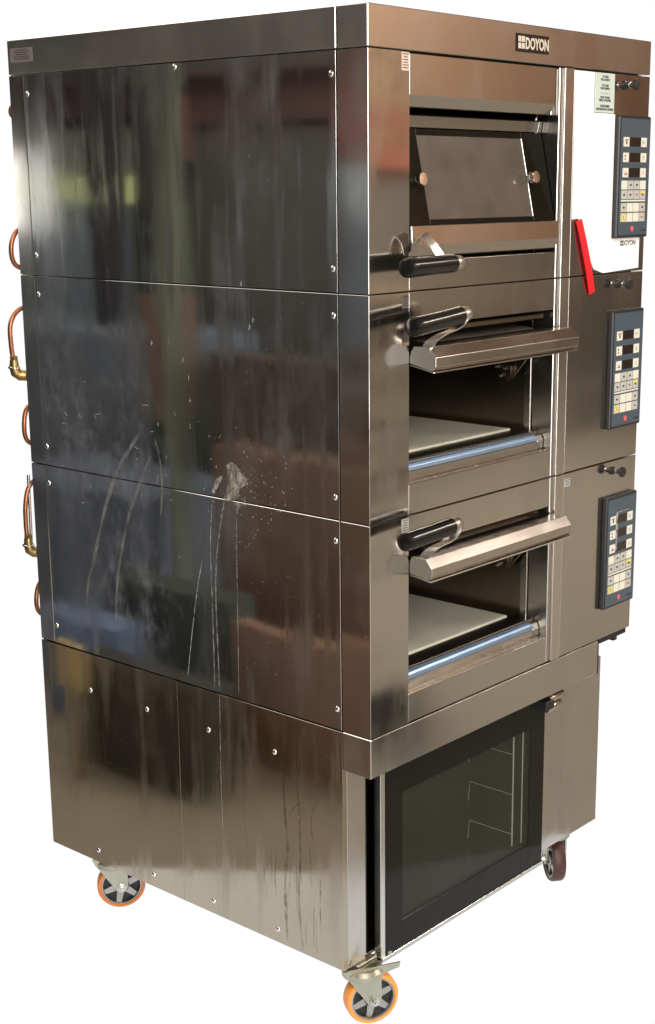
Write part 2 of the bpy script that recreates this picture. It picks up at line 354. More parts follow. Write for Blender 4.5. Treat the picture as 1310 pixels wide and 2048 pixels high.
def sticker_strip(x0, x1, z0, z1, m, parent, n=6):
    s = box('sticker', x0, x1, -.0007, -.0001, z0, z1, m, parent, 0)
    rr = random.Random(int(z0*1000)); L = []
    for i in range(n):
        z = z1-(i+.8)*(z1-z0)/(n+.6); w = (x1-x0)*rr.uniform(.24, .42); c = (x0+x1)/2; k = c-w
        while k < c+w:
            q = rr.uniform(.0012, .0035); L.append((k, min(k+q, c+w), -.0011, -.0008, z, z+.0018)); k += q+.0009
    link('lettering', boxes(L, 0), M['ink'], s)

def bracket(pts, wdir, w, th, parent):
    """flat strip following pts, wdir = width direction"""
    bm = bmesh.new(); P = [Vector(p) for p in pts]; wd = Vector(wdir).normalized(); rows = []
    # smooth with Catmull-Rom
    Q = []
    for i in range(len(P)-1):
        a, b, c, d = P[max(i-1, 0)], P[i], P[i+1], P[min(i+2, len(P)-1)]
        for k in range(6):
            t = k/6; Q.append(.5*((2*b)+(c-a)*t+(2*a-5*b+4*c-d)*t*t+(3*b-a-3*c+d)*t**3))
    Q.append(P[-1])
    for i, p in enumerate(Q):
        t = (Q[min(i+1, len(Q)-1)]-Q[max(i-1, 0)]).normalized(); n = t.cross(wd).normalized()
        rows.append([bm.verts.new(p+wd*s*w/2+n*u*th/2) for s, u in ((-1, -1), (1, -1), (1, 1), (-1, 1))])
    for a, b in zip(rows, rows[1:]):
        for k in range(4): bm.faces.new((a[k], a[(k+1) % 4], b[(k+1) % 4], b[k]))
    bm.faces.new(rows[0][::-1]); bm.faces.new(rows[-1]); bmesh.ops.recalc_face_normals(bm, faces=bm.faces[:])
    o = link('handle_bracket', bm, M['alu'], parent); return o
def grip(a, b, parent):
    a, b = Vector(a), Vector(b); L = (b-a).length; d = b-a
    bm = lathe([(0, 0), (.012, .0006), (.0165, .003), (.0180, .008), (.0182, .02), (.0172, L*.45), (.0178, L*.80), (.0176, L*.845), (.010, L*.85)], a, d, 32)
    g = link('handle_grip', bm, M['grip'], parent, True)
    bm = lathe([(.010, L*.84), (.0140, L*.845), (.0150, L*.855), (.0145, L*.92), (.0132, L*.985), (.011, L), (0, L)], a, d, 32)
    link('handle_end_cap', bm, M['alu'], parent, True)

def door_knob(x, z, y, parent):
    bm = lathe([(.0055, 0), (.0055, .012), (.0075, .0125), (.0120, .013), (.0128, .0145), (.0128, .024), (.0118, .0258), (0, .0262)], (x, y, z), (0, -1, .12), 28)
    link('door_knob', bm, M['chrome'], parent, True)

OPEN_T = [None, dict(prof=[(.004, 1.362), (-.004, 1.384), (-.010, 1.394), (-.043, 1.394), (-.061, 1.376), (-.061, 1.358), (-.054, 1.351)], z=1.39),
          dict(prof=[(.004, .950), (-.001, .972), (-.006, .984), (-.040, .984), (-.055, .966), (-.055, .950), (-.049, .943)], z=.98)]
XA, XB = .1178, .612

for n in range(3):
    zt, zb = ZT[n], ZB[n]
    box('side_panel', 0, .012, SY+.0015, .9828, zb+G, zt-G, M['side'], OV, .0007)
    box('back_trim', 0, .012, .9842, D, zb+G, zt-G, M['trimb'], OV)
    link('corner_post', prism([(0, 0), (.1168, 0), (.1168, .012), (.012, .012), (.012, SY-.0012), (0, SY-.0012)], 2, zb+G, zt-G, .0006), M['post'], OV)
    # control side: bright post and flat face
    box('door_post', .628, .6625, -.0018, .055, zb+G, zt-G, M['trim'], OV, .0005)
    box('post_return', .6145, .6272, .003, .055, zb+G, zt-G, M['front'], OV, .001)
    box('control_face', .664, WD, 0, .03, zb+G, zt-G-(.001 if n == 0 else 0), M['control'], OV, .0013)
    # recess lining
    box('recess_wall', .6125, .6143, .0565, .075, zb+.02, zt-.02, M['front'], OV, 0)
    # lower fascia and sill
    lf = .062 if n else .0555
    box('lower_fascia', XA+.0004, XB, .002, .016, zb+G, zb+lf, M['front'], OV)
    if n:
        box('sill_ledge', XA+.0004, XB, .0165, .058, zb+.050, zb+lf-.0012, M['ledge'], OV, .001)
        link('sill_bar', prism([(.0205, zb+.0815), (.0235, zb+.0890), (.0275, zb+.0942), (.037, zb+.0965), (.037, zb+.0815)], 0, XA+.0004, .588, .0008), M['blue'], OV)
        box('sill_riser', XA+.0004, .6115, .0225, .036, zb+.061, zb+.0810, M['ledge'], OV, .001)
        link('sill_end_piece', prism([(.021, zb+.0790), (.0275, zb+.0925), (.037, zb+.0945), (.037, zb+.0790)], 0, .5885, .6115, .0006), M['ledge'], OV)
        box('hearth_strip', .05, .6115, .0375, .086, zb+.060, zb+.1005, M['chamber'], OV, .001)
        # rivets and crumbs on the ledge
        box('upper_fascia', XA+.0004, XB, .002, .016, zt-.066, zt-G, M['front'], OV)
        box('fascia_flange', XA+.0004, XB, .0165, .05, zt-.0655, zt-.060, M['front'], OV, 0)
    else:
        link('hood_panel', prism([(.002, zt-.003), (.002, zt-.076), (.016, zt-.096), (.03, zt-.096), (.03, zt-.003)], 0, XA+.0004, .598, .0012), M['front'], OV)
        box('hood_end_strip', .5985, .612, .012, .03, zt-.096, zt-.003, M['trim'], OV, .001)
    # chamber (open box) with stone
    bm = bmesh.new()
    x0, x1, y0, y1, z0, z1 = .04, .6155, .060, .95, zb+.05, zt-.058
    V = [bm.verts.new(c) for c in ((x0, y0, z0), (x1, y0, z0), (x1, y1, z0), (x0, y1, z0), (x0, y0, z1), (x1, y0, z1), (x1, y1, z1), (x0, y1, z1))]
    for f in ((0, 1, 2, 3), (7, 6, 5, 4), (1, 5, 6, 2), (0, 3, 7, 4), (3, 2, 6, 7)): bm.faces.new([V[i] for i in f])
    link('chamber_lining', bm, M['chamber'], OV)
    box('chamber_edge_strip', .6105, .6135, .0575, .0605, zb+.098, zt-.10, M['rail'], OV, .0004)
    box('baking_stone', .06, .582, .088, .93, zb+.070, zb+.1035, M['stone'], OV, .002)
    # chamber ceiling elements
    # hinge plate with bolts
    if n:
        hp = link('hinge_plate', lathe([(0, 0), (.021, 0), (.0225, .002), (.0225, .010), (0, .010)], (.590, .112, zb+.232), (-1, 0, 0), 32), M['chamber'], OV, False)
        for dy, dz in ((.011, .007), (-.011, .005), (.0, -.012)):
            link('bolt', lathe([(.0048, .009), (.0048, .015), (.0036, .0155), (.0036, .020), (0, .0205)], (.590, .112+dy, zb+.232+dz), (-1, 0, 0), 6), M['chrome'], hp)
        link('hinge_arm', prism([(.012, zb+.322), (.006, zb+.318), (.090, zb+.214), (.104, zb+.207), (.122, zb+.211), (.134, zb+.228), (.130, zb+.246), (.06, zb+.322)], 0, .5905, .5960, .0006), M['chamber'], OV)
    # ---------------- door
    if n == 0:
        dn = Vector((0, .0360, .176)).normalized()
        A, B = Vector((0, .006, 1.617)), Vector((0, .0445, 1.7945))
        u = (B-A).normalized(); w = Vector((0, u.z, -u.y))  # into the oven
        def slab(x0, x1, t0, t1, off, th):
            L = (B-A).length
            pts = [(A+u*L*t0+w*off), (A+u*L*t1+w*off), (A+u*L*t1+w*(off+th)), (A+u*L*t0+w*(off+th))]
            return prism([(p.y, p.z) for p in pts], 0, x0, x1, .0006)
        # frame of black glass round the window
        bm = slab(.119, .188, 0, 1, 0, .008)
        def addbm(src):
            me = bpy.data.meshes.new('t'); src.to_mesh(me); src.free(); bm.from_mesh(me); bpy.data.meshes.remove(me)
        addbm(slab(.535, .6105, 0, 1, 0, .008)); addbm(slab(.1881, .5349, .0, .055, 0, .008)); addbm(slab(.1881, .5349, .935, 1, 0, .008))
        dr = link('deck_door', bm, M['bglass'], OV, label='closed tilted glass door of the top deck')
        link('door_window', slab(.1883, .5347, .0555, .9345, .0012, .005), M['wglass'], dr)
        link('window_edge', slab(.5335, .5352, .0560, .9340, -.0006, .0018), M['alu'], dr)
        link('door_top_strip', prism([(.045, 1.7960), (.040, 1.818), (.052, 1.822), (.058, 1.80)], 0, .119, .598, .0008), M['rail'], dr)
        link('door_top_end', prism([(.046, 1.7960), (.041, 1.818), (.052, 1.821), (.058, 1.80)], 0, .5985, .612, .0008), M['trim'], dr)
        link('door_rail', prism([(-.0030, 1.6165), (-.0065, 1.580), (.004, 1.5600), (.012, 1.5575), (.02, 1.565), (.02, 1.6165)], 0, .1190, .6110, .0010), M['rail'], dr)
        door_knob(.160, 1.699, .026, dr); door_knob(.533, 1.703, .026, dr)
        grip((.022, -.066, 1.5455), (.197, -.058, 1.5485), dr)
        bracket([(.1225, -.006, 1.566), (.1215, -.013, 1.588), (.1225, -.029, 1.600), (.128, -.043, 1.586), (.138, -.053, 1.566), (.147, -.057, 1.553)], (1, .15, .35), .024, .0026, dr)
    else:
        T = OPEN_T[n]; zc = T['z']
        th = math.radians(9)
        bm = prism([(-.012, zc+.002), (.02, zc+.0045), (.170, zc+.018), (.170, zc+.010), (.02, zc-.005), (-.012, zc-.006)], 0, .124, .606, .0006)
        dr = link('deck_door', bm, M['bglass'], OV, label=('glass door of the middle deck swung up and open', 'glass door of the bottom deck swung up and open')[n-1])
        link('door_window', prism([(.012, zc+.0042), (.150, zc+.0166), (.150, zc+.0176), (.012, zc+.0052)], 0, .18, .55, 0), M['wglass'], dr)
        link('door_rail', prism(T['prof'], 0, .1205, .612, .0006), M['rail'], dr)
        b0, b1 = T['prof'][-1], T['prof'][0]
        link('rail_lip', prism([(b0[0]-.004, b0[1]-.0018), (b1[0], b1[1]-.0026), (b1[0], b1[1]-.0046), (b0[0]-.004, b0[1]-.0046)], 0, .1195, .6175, .0003), M['chrome'], dr)
        pr = T['prof']
        for xe in (.1187, .6122):
            link('rail_end_plate', prism(pr, 0, xe, xe+.0016, 0), M['ledge'], dr)
        if n == 1:
            grip((.047, -.060, 1.437), (.219, -.062, 1.4525), dr)
            bracket([(.131, -.034, 1.392), (.134, -.040, 1.404), (.150, -.050, 1.416), (.176, -.058, 1.424), (.196, -.062, 1.436), (.205, -.062, 1.450)], (.35, -1, .2), .026, .0026, dr)
        else:
            grip((.024, -.060, 1.0375), (.196, -.062, 1.0450), dr)
            bracket([(.131, -.030, .983), (.134, -.036, .995), (.146, -.046, 1.006), (.166, -.056, 1.014), (.181, -.062, 1.028), (.186, -.062, 1.042)], (.35, -1, .2), .026, .0026, dr)
        box('top_roller', .30, .60, .020, .032, zt-.085, zt-.073, M['chamber'], OV, .002)
    # ---------------- pull knob
    px, pz = .868, (1.9015, 1.471, 1.042)[n]
    bm = lathe([(.0095, 0), (.0095, .004), (.0058, .005), (.0050, .016), (.0062, .021), (.0110, .025), (.0122, .028), (.0112, .032), (0, .0332)], (px, -.0002, pz), (0, -1, 0), 28)
    k = link('pull_knob', bm, M['plastic'], OV, True)
    link('knob_collar', lathe([(.0050, .012), (.0068, .0125), (.0068, .0150), (.0054, .0155)], (px, -.0002, pz), (0, -1, 0), 20), M['bolt'], k, True)
    # ---------------- control panel
    z0, z1 = ((1.5735, 1.837), (1.143, 1.4125), (.713, .982))[n]; x0, x1 = .8345-.004, .9665
    cp = box('control_panel', x0, x1, -.013, -.0001, z0, z1, M['plastic'], OV, .0025)
    Wp, Hp = x1-x0-.010, z1-z0-.012; ox, oz = x0+.006, z0+.006
    Y0 = -.0132
    def pp(name, u0, u1, v0, v1, m, lay=1, par=cp):
        # u from left, v from top, as fractions of the blue face
        return box(name, ox+u0*Wp, ox+u1*Wp, Y0-.0006*lay-.0002, Y0-.0006*(lay-1)-.0002+(0 if lay else 0), oz+Hp*(1-v1), oz+Hp*(1-v0), m, par, 0)
    pp('panel_face', 0, 1, 0, 1, M['face'])
    for i, v in enumerate((.158, .290, .420)):
        pp('display', .30, .665, v, v+.078, M['disp'], 2)
        pp('key', .085, .275, v, v+.080, M['cream'], 2); pp('key', .685, .875, v, v+.080, M['cream'], 2)
        pp('key_print', .72+.02*i, .80, v+.025, v+.055, M['grey'], 3)
        if i == 0: pp('key_print', .13, .23, v+.018, v+.030, M['redk'], 3); pp('key_print', .165, .20, v+.034, v+.060, M['ink'], 3)
        if i == 1: pp('key_print', .13, .165, v+.020, v+.034, M['ink'], 3); pp('key_print', .13, .165, v+.048, v+.062, M['redk'], 3)
        if i == 2: pp('key_print', .14, .23, v+.048, v+.060, M['redk'], 3); pp('key_print', .17, .20, v+.032, v+.045, M['redk'], 3)
    for r, v in enumerate((.528, .612, .722, .808)):
        for c in range(4):
            u = .06+c*.212
            cr = (r, c) in ((0, 0), (0, 3), (2, 1), (2, 2), (3, 1), (3, 2))
            pp('key', u, u+.195, v, v+.076, M['cream'] if cr else M['grey'], 2)
            if not cr and (r, c) not in ((3, 0),):
                pp('key_print', u+.07, u+.125, v+.030, v+.046, M['ink'] if (r+c) % 3 else M['redk'], 3)
    pp('key_print', .06+3*.212+.03, .06+3*.212+.165, .616, .640, M['yellow'], 3)
    pp('divider_bar', .06, .895, .695, .708, M['cream'], 2)
    cx, cz = ox+.158*Wp, oz+Hp*(1-.846)
    link('key_print', lathe([(0, .0001), (.0078, .0001), (.0078, .0006), (0, .0006)], (cx, Y0-.0013, cz), (0, -1, 0), 24), M['yellow'], cp)
    box('key_print', cx-.0006, cx+.0006, Y0-.0024, Y0-.0020, cz-.004, cz+.004, M['ink'], cp, 0)
    link('round_mark', lathe([(0, 0), (.0062, 0), (.0062, .0006), (0, .0006)], (ox+.47*Wp, Y0-.0009, oz+Hp*.055), (0, -1, 0), 24), M['redp'], cp)
    text('lettering', 'DOYON', ox+.86*Wp, oz+Hp*.030, .006, M['ink'], cp, Y0-.0012)
    if n == 2:
        link('film_edge', boxes([(ox+.27*Wp, ox+.33*Wp, Y0-.0022, Y0-.0014, oz+Hp*.52, oz+Hp*.875), (ox+.33*Wp, ox+.72*Wp, Y0-.0020, Y0-.0014, oz+Hp*.868, oz+Hp*.874)], 0), M['scuff'], cp)

# stickers on the strips
sticker_strip(.0935, .1150, 1.892, 1.9235, M['tag'], OV, 6)
sticker_strip(.0950, .1155, 1.4665, 1.4905, M['greytag'], OV, 5)
sticker_strip(.0940, .1160, 1.034, 1.0615, M['silvertag'], OV, 5)
sticker_strip(.667, .690, 1.034, 1.052, M['silvertag'], OV, 3)
# printed card with the instructions
cd = box('instruction_card', .7425, .8215, -.0030, -.0012, 1.8405, 1.9225, M['card'], OV, .0006)
for s, z in (('TO OPEN', 1.9125), ('PULL HANDLE', 1.9065), ('TO CLOSE', 1.8945), ('PUSH HANDLE', 1.8885), ('POUR OUVRIR', 1.8700), ('TIRER LA POIGNEE', 1.8640), ('POUR FERMER', 1.8520), ('APPUYER SUR LA POIGNEE', 1.8455)):
    text('lettering', s, .782, z, .0068, M['ink'], cd, -.0034, sx=.85)
box('rule_line', .765, .800, -.0034, -.0031, 1.8805, 1.8811, M['ink'], cd, 0)

# proofer below
box('side_panel', 0, .012, SY+.0002, .5574, ZP, ZB[2]-G-.0012, M['side_low'], OV, .0003)
box('side_panel', 0, .012, .5579, D, ZP, ZB[2]-G-.0012, M['side_low'], OV, .0003)
box('base_frame', .0125, .97, .080, 1.0, ZP, ZP+.006, M['chamber'], OV, .0008)
link('header_band', prism([(0, 0), (.833, 0), (.833, .06), (.821, .06), (.821, .012), (.012, .012), (.012, SY-.0012), (0, SY-.0012)], 2, ZE, ZB[2]-G, .0013), M['front'], OV)
box('band_end_gasket', .8340, .846, .004, .06, ZE-.005, ZB[2]-.012, M['black'], OV, .002)
box('control_underside', .848, .970, .006, .06, ZB[2]-.014, ZB[2]-G, M['black'], OV, .001)
link('front_stile', prism([(.0128, SY), (.0665, SY), (.0665, .098), (.0128, .098)], 2, ZP, ZE+.02, .0008), M['front'], OV)
box('stile_flange', .0672, .0755, .080, .10, ZP, ZE, M['front'], OV, .001)
bm = tube([(.0815, .088, ZP+.006), (.0815, .088, ZE)], .004, 12)
link('door_gasket', bm, M['black'], OV, True)
box('jamb', .0760, .100, .100, .112, ZP, ZE, M['black'], OV, 0)
# proofer door: metal edge, black glass border, window
pd = link('proofer_door', boxes([(.1015, .1165, .061, .079, .094, .548)], .001), M['trim'], OV, label='dark glass door of the proofer cabinet')
bl = [(.1175, .1720, .0600, .068, .100, .545), (.645, .7040, .0600, .068, .100, .545), (.1721, .6449, .0600, .068, .100, .163), (.1721, .6449, .0600, .068, .455, .545)]
link('glass_border', boxes(bl, .0004), M['bglass'], pd)
box('window_pane', .1722, .6448, .0615, .067, .1632, .4548, M['pglass'], pd, 0)
box('bottom_trim', .1015, .704, .057, .079, .0905, .0998, M['front'], pd, .0004)
# proofer cavity and rack
bm = bmesh.new(); x0, x1, y0, y1, z0, z1 = .05, .72, .082, .95, .136, .598
V = [bm.verts.new(c) for c in ((x0, y0, z0), (x1, y0, z0), (x1, y1, z0), (x0, y1, z0), (x0, y0, z1), (x1, y0, z1), (x1, y1, z1), (x0, y1, z1))]
for f in ((0, 1, 2, 3), (7, 6, 5, 4), (1, 5, 6, 2), (0, 3, 7, 4), (3, 2, 6, 7)): bm.faces.new([V[i] for i in f])
link('proofer_lining', bm, M['chamber'], OV)
rk = link('tray_rack', tube([(.600, .076, .170), (.600, .076, .448)], .0017, 8), M['wire'], OV, True)
link('rack_post', tube([(.638, .076, .165), (.638, .076, .452)], .0014, 8), M['wire'], rk, True)
for z in (.40, .30, .20):
    link('rack_wire', tube([(.600, .076, z), (.600, .20, z), (.600, .205, z-.05)], .0008, 6), M['wire'], rk, True)
# right box beside the door
box('proofer_side_cabinet', .7065, .972, .0748, .0868, ZP, .548, M['cabinet'], OV, .0010)
box('side_cabinet_return', .960, .972, .0872, 1.02, ZP, .548, M['front'], OV, .001)
lt = link('door_latch', boxes([(.636, .668, .012, .058, .512, .532)], .001), M['black'], OV)
for z, y in ((.530, .026), (.506, .030)):
    link('latch_bar', lathe([(0, 0), (.0095, .0006), (.0100, .0015), (.0100, .058), (.0094, .059), (0, .0595)], (.661, y, z), (1, 0, 0), 24), M['trim'], lt, True)

# casters ------------------------------------------------------------
def caster(x, y, az, tyre, lip=True):
    """az: horizontal direction of the axle (towards the viewer's side)"""
    R, w = .058, .034
    c = Vector((x, y, FL+R)); a = Vector((math.cos(az), math.sin(az), 0)); t = Vector((-a.y, a.x, 0))
    def P(u, v, s): return c + t*u + a*s + Vector((0, 0, v))
    bm = bmesh.new()
    for s in (.024, -.024):                      # fork cheeks, leaning back
        pts = [(-.068, .079), (-.062, .066), (-.020, .004), (-.012, -.009), (-.001, -.015), (.010, -.011), (.0155, .001), (.0155, .058), (.055, .068), (.058, .079)]
        if not lip: pts = pts[:-2]+[(.0155, .079)]
        A_ = [bm.verts.new(P(p, q, s)) for p, q in pts]; B_ = [bm.verts.new(P(p, q, s-.0035)) for p, q in pts]
        bm.faces.new(A_); bm.faces.new(B_[::-1])
        for i in range(len(pts)): bm.faces.new((A_[i], B_[i], B_[(i+1) % len(pts)], A_[(i+1) % len(pts)]))
    bmesh.ops.recalc_face_normals(bm, faces=bm.faces[:])
    root = link('caster', bm, M['zinc'], OV)
    hub = c - t*.018
    link('top_plate', boxes([(hub.x-.02, hub.x+.04, hub.y-.005, hub.y+.07, ZP-.006, ZP-.001)], .001), M['zinc'], root)
    link('swivel_head', lathe([(.040, 0), (.044, .003), (.044, .014), (.036, .021), (0, .021)], hub-Vector((0, 0, hub.z-(ZP-.028))), (0, 0, 1), 32), M['zinc'], root, True)
    h = w/2
    tp = [(R-.0085, -h), (R-.003, -h+.001), (R, -h+.006), (R, h-.006), (R-.003, h-.001), (R-.0085, h), (R-.0095, h-.001), (R-.0095, -h+.001), (R-.0085, -h)]
    link('tyre', lathe(tp, c, a, 56), tyre, root, True)
    rim = lathe([(R-.0096, -h+.002), (R-.0096, h-.002), (R-.013, h-.0015), (R-.0145, h-.005), (R-.0145, -h+.005), (R-.013, -h+.0015), (R-.0096, -h+.002)], c, a, 56)
    lathe([(.0185, -h+.002), (.0185, h-.004), (.017, h-.001), (.0155, h-.002), (.012, h-.006), (0, h-.006)], c, a, 32, rim)
    for k in range(6):                            # spokes
        an = k*PI/3+.35; d = t*math.cos(an)+Vector((0, 0, 1))*math.sin(an); e = a.cross(d)
        for (r0, r1) in ((.017, R-.0135),):
            q = [c+d*r0+e*.0085, c+d*r1+e*.0060, c+d*r1-e*.0060, c+d*r0-e*.0085]
            F_ = [rim.verts.new(v+a*(h-.007)) for v in q]; K_ = [rim.verts.new(v-a*(h-.007)) for v in q]
            rim.faces.new(F_); rim.faces.new(K_[::-1])
            for i in range(4): rim.faces.new((F_[i], K_[i], K_[(i+1) % 4], F_[(i+1) % 4]))
    bmesh.ops.recalc_face_normals(rim, faces=rim.faces[:])
    link('rim', rim, M['rimm'], root)
    link('dark_hub_disc', lathe([(R-.0146, -.004), (R-.0146, .004), (.012, .004), (.012, -.004), (R-.0146, -.004)], c, a, 40), M['black'], root)  # solid black disc added so the gaps between spokes come out dark
    link('axle_bolt', lathe([(.0105, .0242), (.0105, .0262), (.0075, .0265), (.0075, .033), (.0045, .0335), (.0045, .038), (0, .0385)], c, a, 6), M['bolt'], root)
az_v = math.atan2(-.77, -.64)
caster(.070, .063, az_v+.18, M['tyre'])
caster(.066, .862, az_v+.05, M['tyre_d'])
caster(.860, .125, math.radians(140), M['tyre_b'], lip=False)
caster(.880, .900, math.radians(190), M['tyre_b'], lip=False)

# copper tubes at the back ---------------------------------------------
def pipe(pts, r=.0055, name='copper_pipe', m='copper'):
    P = [Vector(p) for p in pts]; Q = []
    for i in range(len(P)-1):
        a, b, c, d = P[max(i-1, 0)], P[i], P[i+1], P[min(i+2, len(P)-1)]
        for k in range(7):
            t = k/7; Q.append(.5*((2*b)+(c-a)*t+(2*a-5*b+4*c-d)*t*t+(3*b-a-3*c+d)*t**3))
    Q.append(P[-1]); return link(name, tube(Q, r, 12), M[m], OV, True)
YP = 1.066
pipe([(.035, 1.045, 1.87), (.026, YP, 1.862), (.0245, YP, 1.845), (.034, 1.045, 1.832)], .005)
pipe([(.06, 1.045, 1.60), (.024, YP, 1.594), (.002, YP, 1.556), (.014, YP, 1.514), (.06, 1.045, 1.505)])
pipe([(.06, 1.045, 1.425), (.016, YP, 1.416), (-.012, YP, 1.385), (-.014, YP, 1.335), (-.010, YP, 1.30)])
pipe([(.06, 1.045, 1.20), (.024, YP, 1.190), (.009, YP, 1.150), (.018, YP, 1.108), (.06, 1.045, 1.092)])
pipe([(.05, 1.045, 1.035), (.016, YP, 1.005), (.0, YP, .965), (-.003, YP, .915), (-.001, YP, .875)])
pipe([(.06, 1.045, .775), (.030, YP, .765), (.014, YP, .725), (.024, YP, .688), (.06, 1.045, .675)])
def fitting(x, z, s=1.0):
    bm = lathe([(.0065*s, .0), (.0095*s, .001), (.0095*s, .010), (.0075*s, .011)], (x, YP, z+.022), (0, 0, 1), 6)
    f = link('pipe_fitting', bm, M['brass'], OV)
    link('elbow', tube([(x, YP, z+.024), (x, YP, z+.006), (x+.003, YP, z-.004), (x+.012, YP-.004, z-.012), (x+.030, 1.045, z-.014)], [.0095*s, .0115*s, .0130*s, .0130*s, .012*s], 16), M['brass'], f, True)
    link('clamp_ring', lathe([(.0125*s, 0), (.0145*s, .001), (.0145*s, .004), (.0125*s, .005)], (x, YP, z+.004), (0, 0, 1), 20), M['bolt'], f, True)
fitting(-.009, 1.278); fitting(.001, .855)
pipe([(.012, YP, 1.03), (.011, YP, .93), (.010, YP, .87)], .004, 'steel_hose', 'chrome')

# marks on the side ------------------------------------------------------
def ribbon(pts, w, m, name, x=-.0004, jit=.25):
    bm = bmesh.new(); P = [Vector((0, p[0], p[1])) for p in pts]; Q = []
    for i in range(len(P)-1):
        a, b, c, d = P[max(i-1, 0)], P[i], P[i+1], P[min(i+2, len(P)-1)]
        n = max(3, int((c-b).length/.012))
        for k in range(n):
            t = k/n; Q.append(.5*((2*b)+(c-a)*t+(2*a-5*b+4*c-d)*t*t+(3*b-a-3*c+d)*t**3))
    Q.append(P[-1]); rows = []
    for i, p in enumerate(Q):
        t = (Q[min(i+1, len(Q)-1)]-Q[max(i-1, 0)]).normalized(); nn = Vector((0, -t.z, t.y))
        e = min(1, .25+i/3, .25+(len(Q)-1-i)/3); ww = w*e*random.uniform(1-jit, 1+jit)/2
        rows.append((bm.verts.new(p+nn*ww+Vector((x, 0, 0))), bm.verts.new(p-nn*ww+Vector((x, 0, 0)))))
    for a, b in zip(rows, rows[1:]): bm.faces.new((a[0], a[1], b[1], b[0]))
    return link(name, bm, M[m], OV)
ribbon([(.4273, 1.0579), (.4316, 1.0255), (.4374, .9605), (.437, .8631), (.4364, .731), (.4375, .64)], .0030, 'drip', 'dried_drip')
ribbon([(.3916, 1.0628), (.4055, 1.0081), (.4206, .9309), (.4257, .8433), (.4241, .7336), (.4225, .6421)], .0034, 'drip', 'dried_drip')
ribbon([(.4228, .632), (.4263, .4497), (.4238, .2746)], .0024, 'drip', 'dried_drip')
ribbon([(.357, 1.0519), (.3603, .9196), (.3616, .801), (.3641, .6467)], .0018, 'drip', 'dried_drip')
ribbon([(.366, .63), (.362, .45), (.350, .30)], .0014, 'brown', 'dried_drip')
M['smear'] = plain('pale_cord_reflection_paint', (.45, .44, .38), .6, var=.3, scale=40, alpha=.30, patchy=26)  # pale ribbons painting a cord's reflection onto the side panel
ribbon([(.6463, 1.1761), (.6848, 1.1336), (.7246, 1.0847), (.7652, 1.0119), (.7963, .9388), (.8183, .8773), (.8443, .8141), (.8598, .7518)], .010, 'smear', 'painted_cord_reflection')
ribbon([(.615, 1.13), (.655, 1.06), (.695, .985), (.725, .90), (.745, .82), (.755, .73)], .008, 'smear', 'painted_cord_reflection')
ribbon([(.60, 1.17), (.585, 1.12), (.582, 1.06), (.59, 1.00)], .006, 'smear', 'painted_cord_reflection')
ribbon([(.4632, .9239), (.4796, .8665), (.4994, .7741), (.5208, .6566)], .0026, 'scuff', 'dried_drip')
for pts, w in (([(.237, .630), (.2357, .58), (.239, .5334), (.2383, .4446), (.2309, .334), (.2405, .2393), (.2359, .1244)], .006),
               ([(.204, .6300), (.2038, .5206), (.1967, .4563), (.1948, .3451), (.2001, .2296), (.1909, .1171)], .005),
               ([(.1448, .4731), (.1623, .4219), (.1563, .3681)], .004), ([(.1926, .4519), (.2187, .4256), (.2248, .4092)], .005),
               ([(.237, .90), (.236, .80), (.238, .70), (.236, .645)], .005), ([(.268, .75), (.266, .70), (.267, .65)], .005)):
    ribbon(pts, w, 'brown', 'grease_run', jit=.5)
for i in range(16):
    y = random.uniform(.10, .30); z = random.uniform(.15, .34)
    ribbon([(y, z+random.uniform(.03, .08)), (y+.002, z), (y, z-random.uniform(.02, .05))], random.uniform(.0015, .0035), 'brown', 'grease_run', jit=.5)
def blot(pts, m, name, x=-.0006, hole=None):
    bm = bmesh.new(); P = []
    for i in range(len(pts)):
        a = Vector((0, *pts[i])); b = Vector((0, *pts[(i+1) % len(pts)]))
        for k in range(5): P.append(a.lerp(b, k/5)+Vector((x, random.uniform(-.0014, .0014), random.uniform(-.0014, .0014))))
    vs = [bm.verts.new(p) for p in P]; bm.faces.new(vs); bmesh.ops.triangulate(bm, faces=bm.faces[:]); return link(name, bm, M[m], OV)
blot([(.3844, 1.1346), (.3695, 1.1457), (.3553, 1.1402), (.3443, 1.1261), (.3275, 1.1179), (.3222, 1.1052), (.3455, 1.0919), (.3519, 1.0734), (.3666, 1.0690), (.3788, 1.062), (.3932, 1.0640), (.3866, 1.0792), (.3780, 1.0957), (.3730, 1.115), (.3745, 1.127)], 'splash', 'dried_splash')
blot([(.4281, 1.0737), (.4151, 1.1017), (.4029, 1.1116), (.3942, 1.1085), (.4066, 1.0923), (.4193, 1.0737)], 'splash', 'dried_splash')
blot([(.3581, 1.0572), (.3663, 1.0620), (.3487, 1.0630), (.3464, 1.0550), (.3557, 1.0420)], 'splash', 'dried_splash')
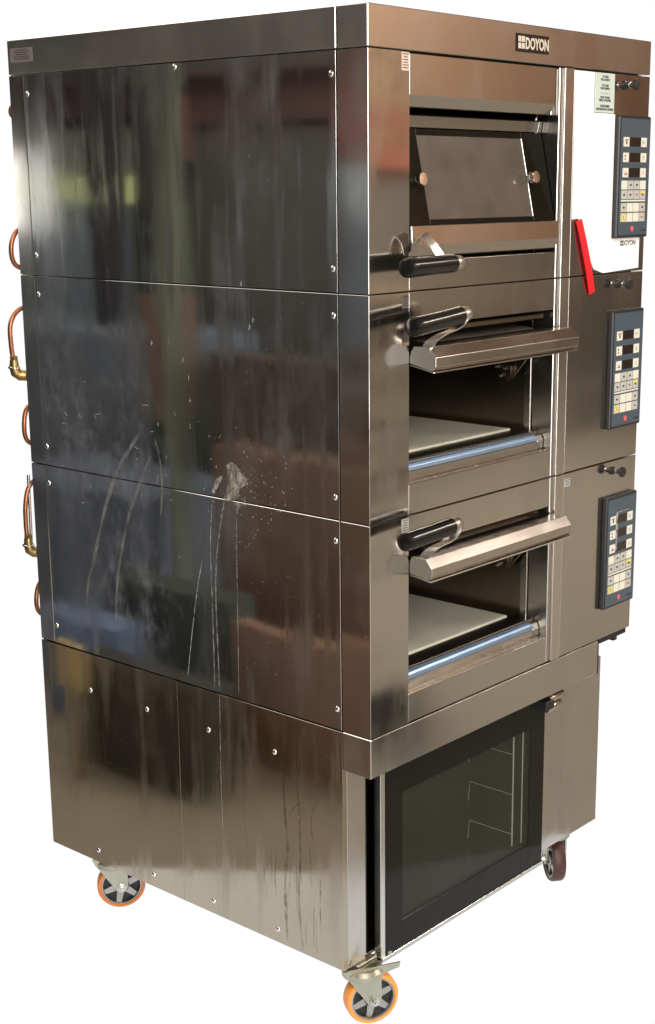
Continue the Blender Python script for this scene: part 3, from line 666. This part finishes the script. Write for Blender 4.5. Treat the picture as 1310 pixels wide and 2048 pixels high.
# specks: too many to count
bm = bmesh.new()
def speck(y, z, r):
    n = random.randint(4, 6); a0 = random.uniform(0, 6); st_ = random.uniform(.6, 1.8)
    bm.faces.new([bm.verts.new((-.0005, y+r*random.uniform(.6, 1.2)*math.cos(a0+2*PI*i/n), z+st_*r*random.uniform(.6, 1.2)*math.sin(a0+2*PI*i/n))) for i in range(n)])
for i in range(170): speck(random.gauss(.33, .06), random.gauss(1.09, .05), random.uniform(.0006, .0022))
for i in range(160): speck(random.gauss(.27, .09), random.uniform(.70, 1.75), random.uniform(.0004, .0012))
for i in range(120): speck(random.uniform(.1, .95), random.uniform(.15, 1.85), random.uniform(.0004, .0012))
for i in range(50): speck(random.gauss(.80, .08), random.gauss(.27, .06), random.uniform(.0006, .0014))
link('dried_specks', bm, M['splash'], OV, kind='stuff')
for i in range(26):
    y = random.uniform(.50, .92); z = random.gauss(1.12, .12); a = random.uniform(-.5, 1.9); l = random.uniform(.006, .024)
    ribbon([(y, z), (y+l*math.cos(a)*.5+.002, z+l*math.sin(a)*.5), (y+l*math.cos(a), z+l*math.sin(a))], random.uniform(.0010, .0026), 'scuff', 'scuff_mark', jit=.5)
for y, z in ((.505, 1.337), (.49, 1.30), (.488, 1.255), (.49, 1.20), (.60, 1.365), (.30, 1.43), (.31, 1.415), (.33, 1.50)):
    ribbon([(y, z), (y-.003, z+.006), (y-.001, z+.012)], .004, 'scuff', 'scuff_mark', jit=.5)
# crumbs of flour on the ledges
bm = bmesh.new()
for zz in (ZB[1]+.0615, ZB[2]+.0615):
    for i in range(26):
        x = random.uniform(.14, .60); r = random.uniform(.001, .0042)
        bmesh.ops.create_icosphere(bm, subdivisions=1, radius=1, matrix=Matrix.Translation((x, random.uniform(.004, .016), zz)) @ Matrix.Diagonal((r*1.6, r, r*.35, 1)))
link('flour_crumbs', bm, M['splash'], OV, kind='stuff')

# ------------------------------------------------------------------ loose things on the front
pts = [(.664+.002, 1.9225), (.7415, 1.9225), (.7415, 1.8395), (.826, 1.8395), (.8295, 1.8375), (.8295, 1.5725), (.952, 1.5725), (.952, 1.5040), (.800, 1.4985), (.762, 1.5085), (.738, 1.540), (.712, 1.585), (.694, 1.6195), (.668, 1.6175), (.668, 1.75)]
ps = link('paper_sheet', prism(pts, 1, -.0014, -.0003, 0), M['white'])
ps['label'] = 'blank white sheet covering the top control face, under the pale instruction card'; ps['category'] = 'paper'
text('lettering', 'DOYON', .905, 1.556, .016, M['ink'], ps, -.0018)
link('emblem', boxes([(.868, .873, -.0018, -.0015, 1.562, 1.567), (.8745, .8795, -.0018, -.0015, 1.562, 1.567), (.868, .873, -.0018, -.0015, 1.5555, 1.5605), (.8745, .8795, -.0018, -.0015, 1.5555, 1.5605)], 0), M['ink'], ps)
bm = bmesh.new(); rows = []
for i in range(13):
    t = i/12; x = .681+(.742-.681)*t; z = 1.6155+(1.4575-1.6155)*t; y = -.004-.003*math.sin(t*PI)
    rows.append([bm.verts.new((x+dx, y+dy, z+dz)) for dx, dz, dy in ((0, -.003, 0), (.022, .003, 0), (.022, .003, .0012), (0, -.003, .0012))])
for a, b in zip(rows, rows[1:]):
    for k in range(4): bm.faces.new((a[k], a[(k+1) % 4], b[(k+1) % 4], b[k]))
bm.faces.new(rows[0][::-1]); bm.faces.new(rows[-1]); bmesh.ops.recalc_face_normals(bm, faces=bm.faces[:])
rd = link('tape_strip', bm, M['red']); rd['label'] = 'bright red strip stuck aslant across the seam below the white sheet'; rd['category'] = 'tape'
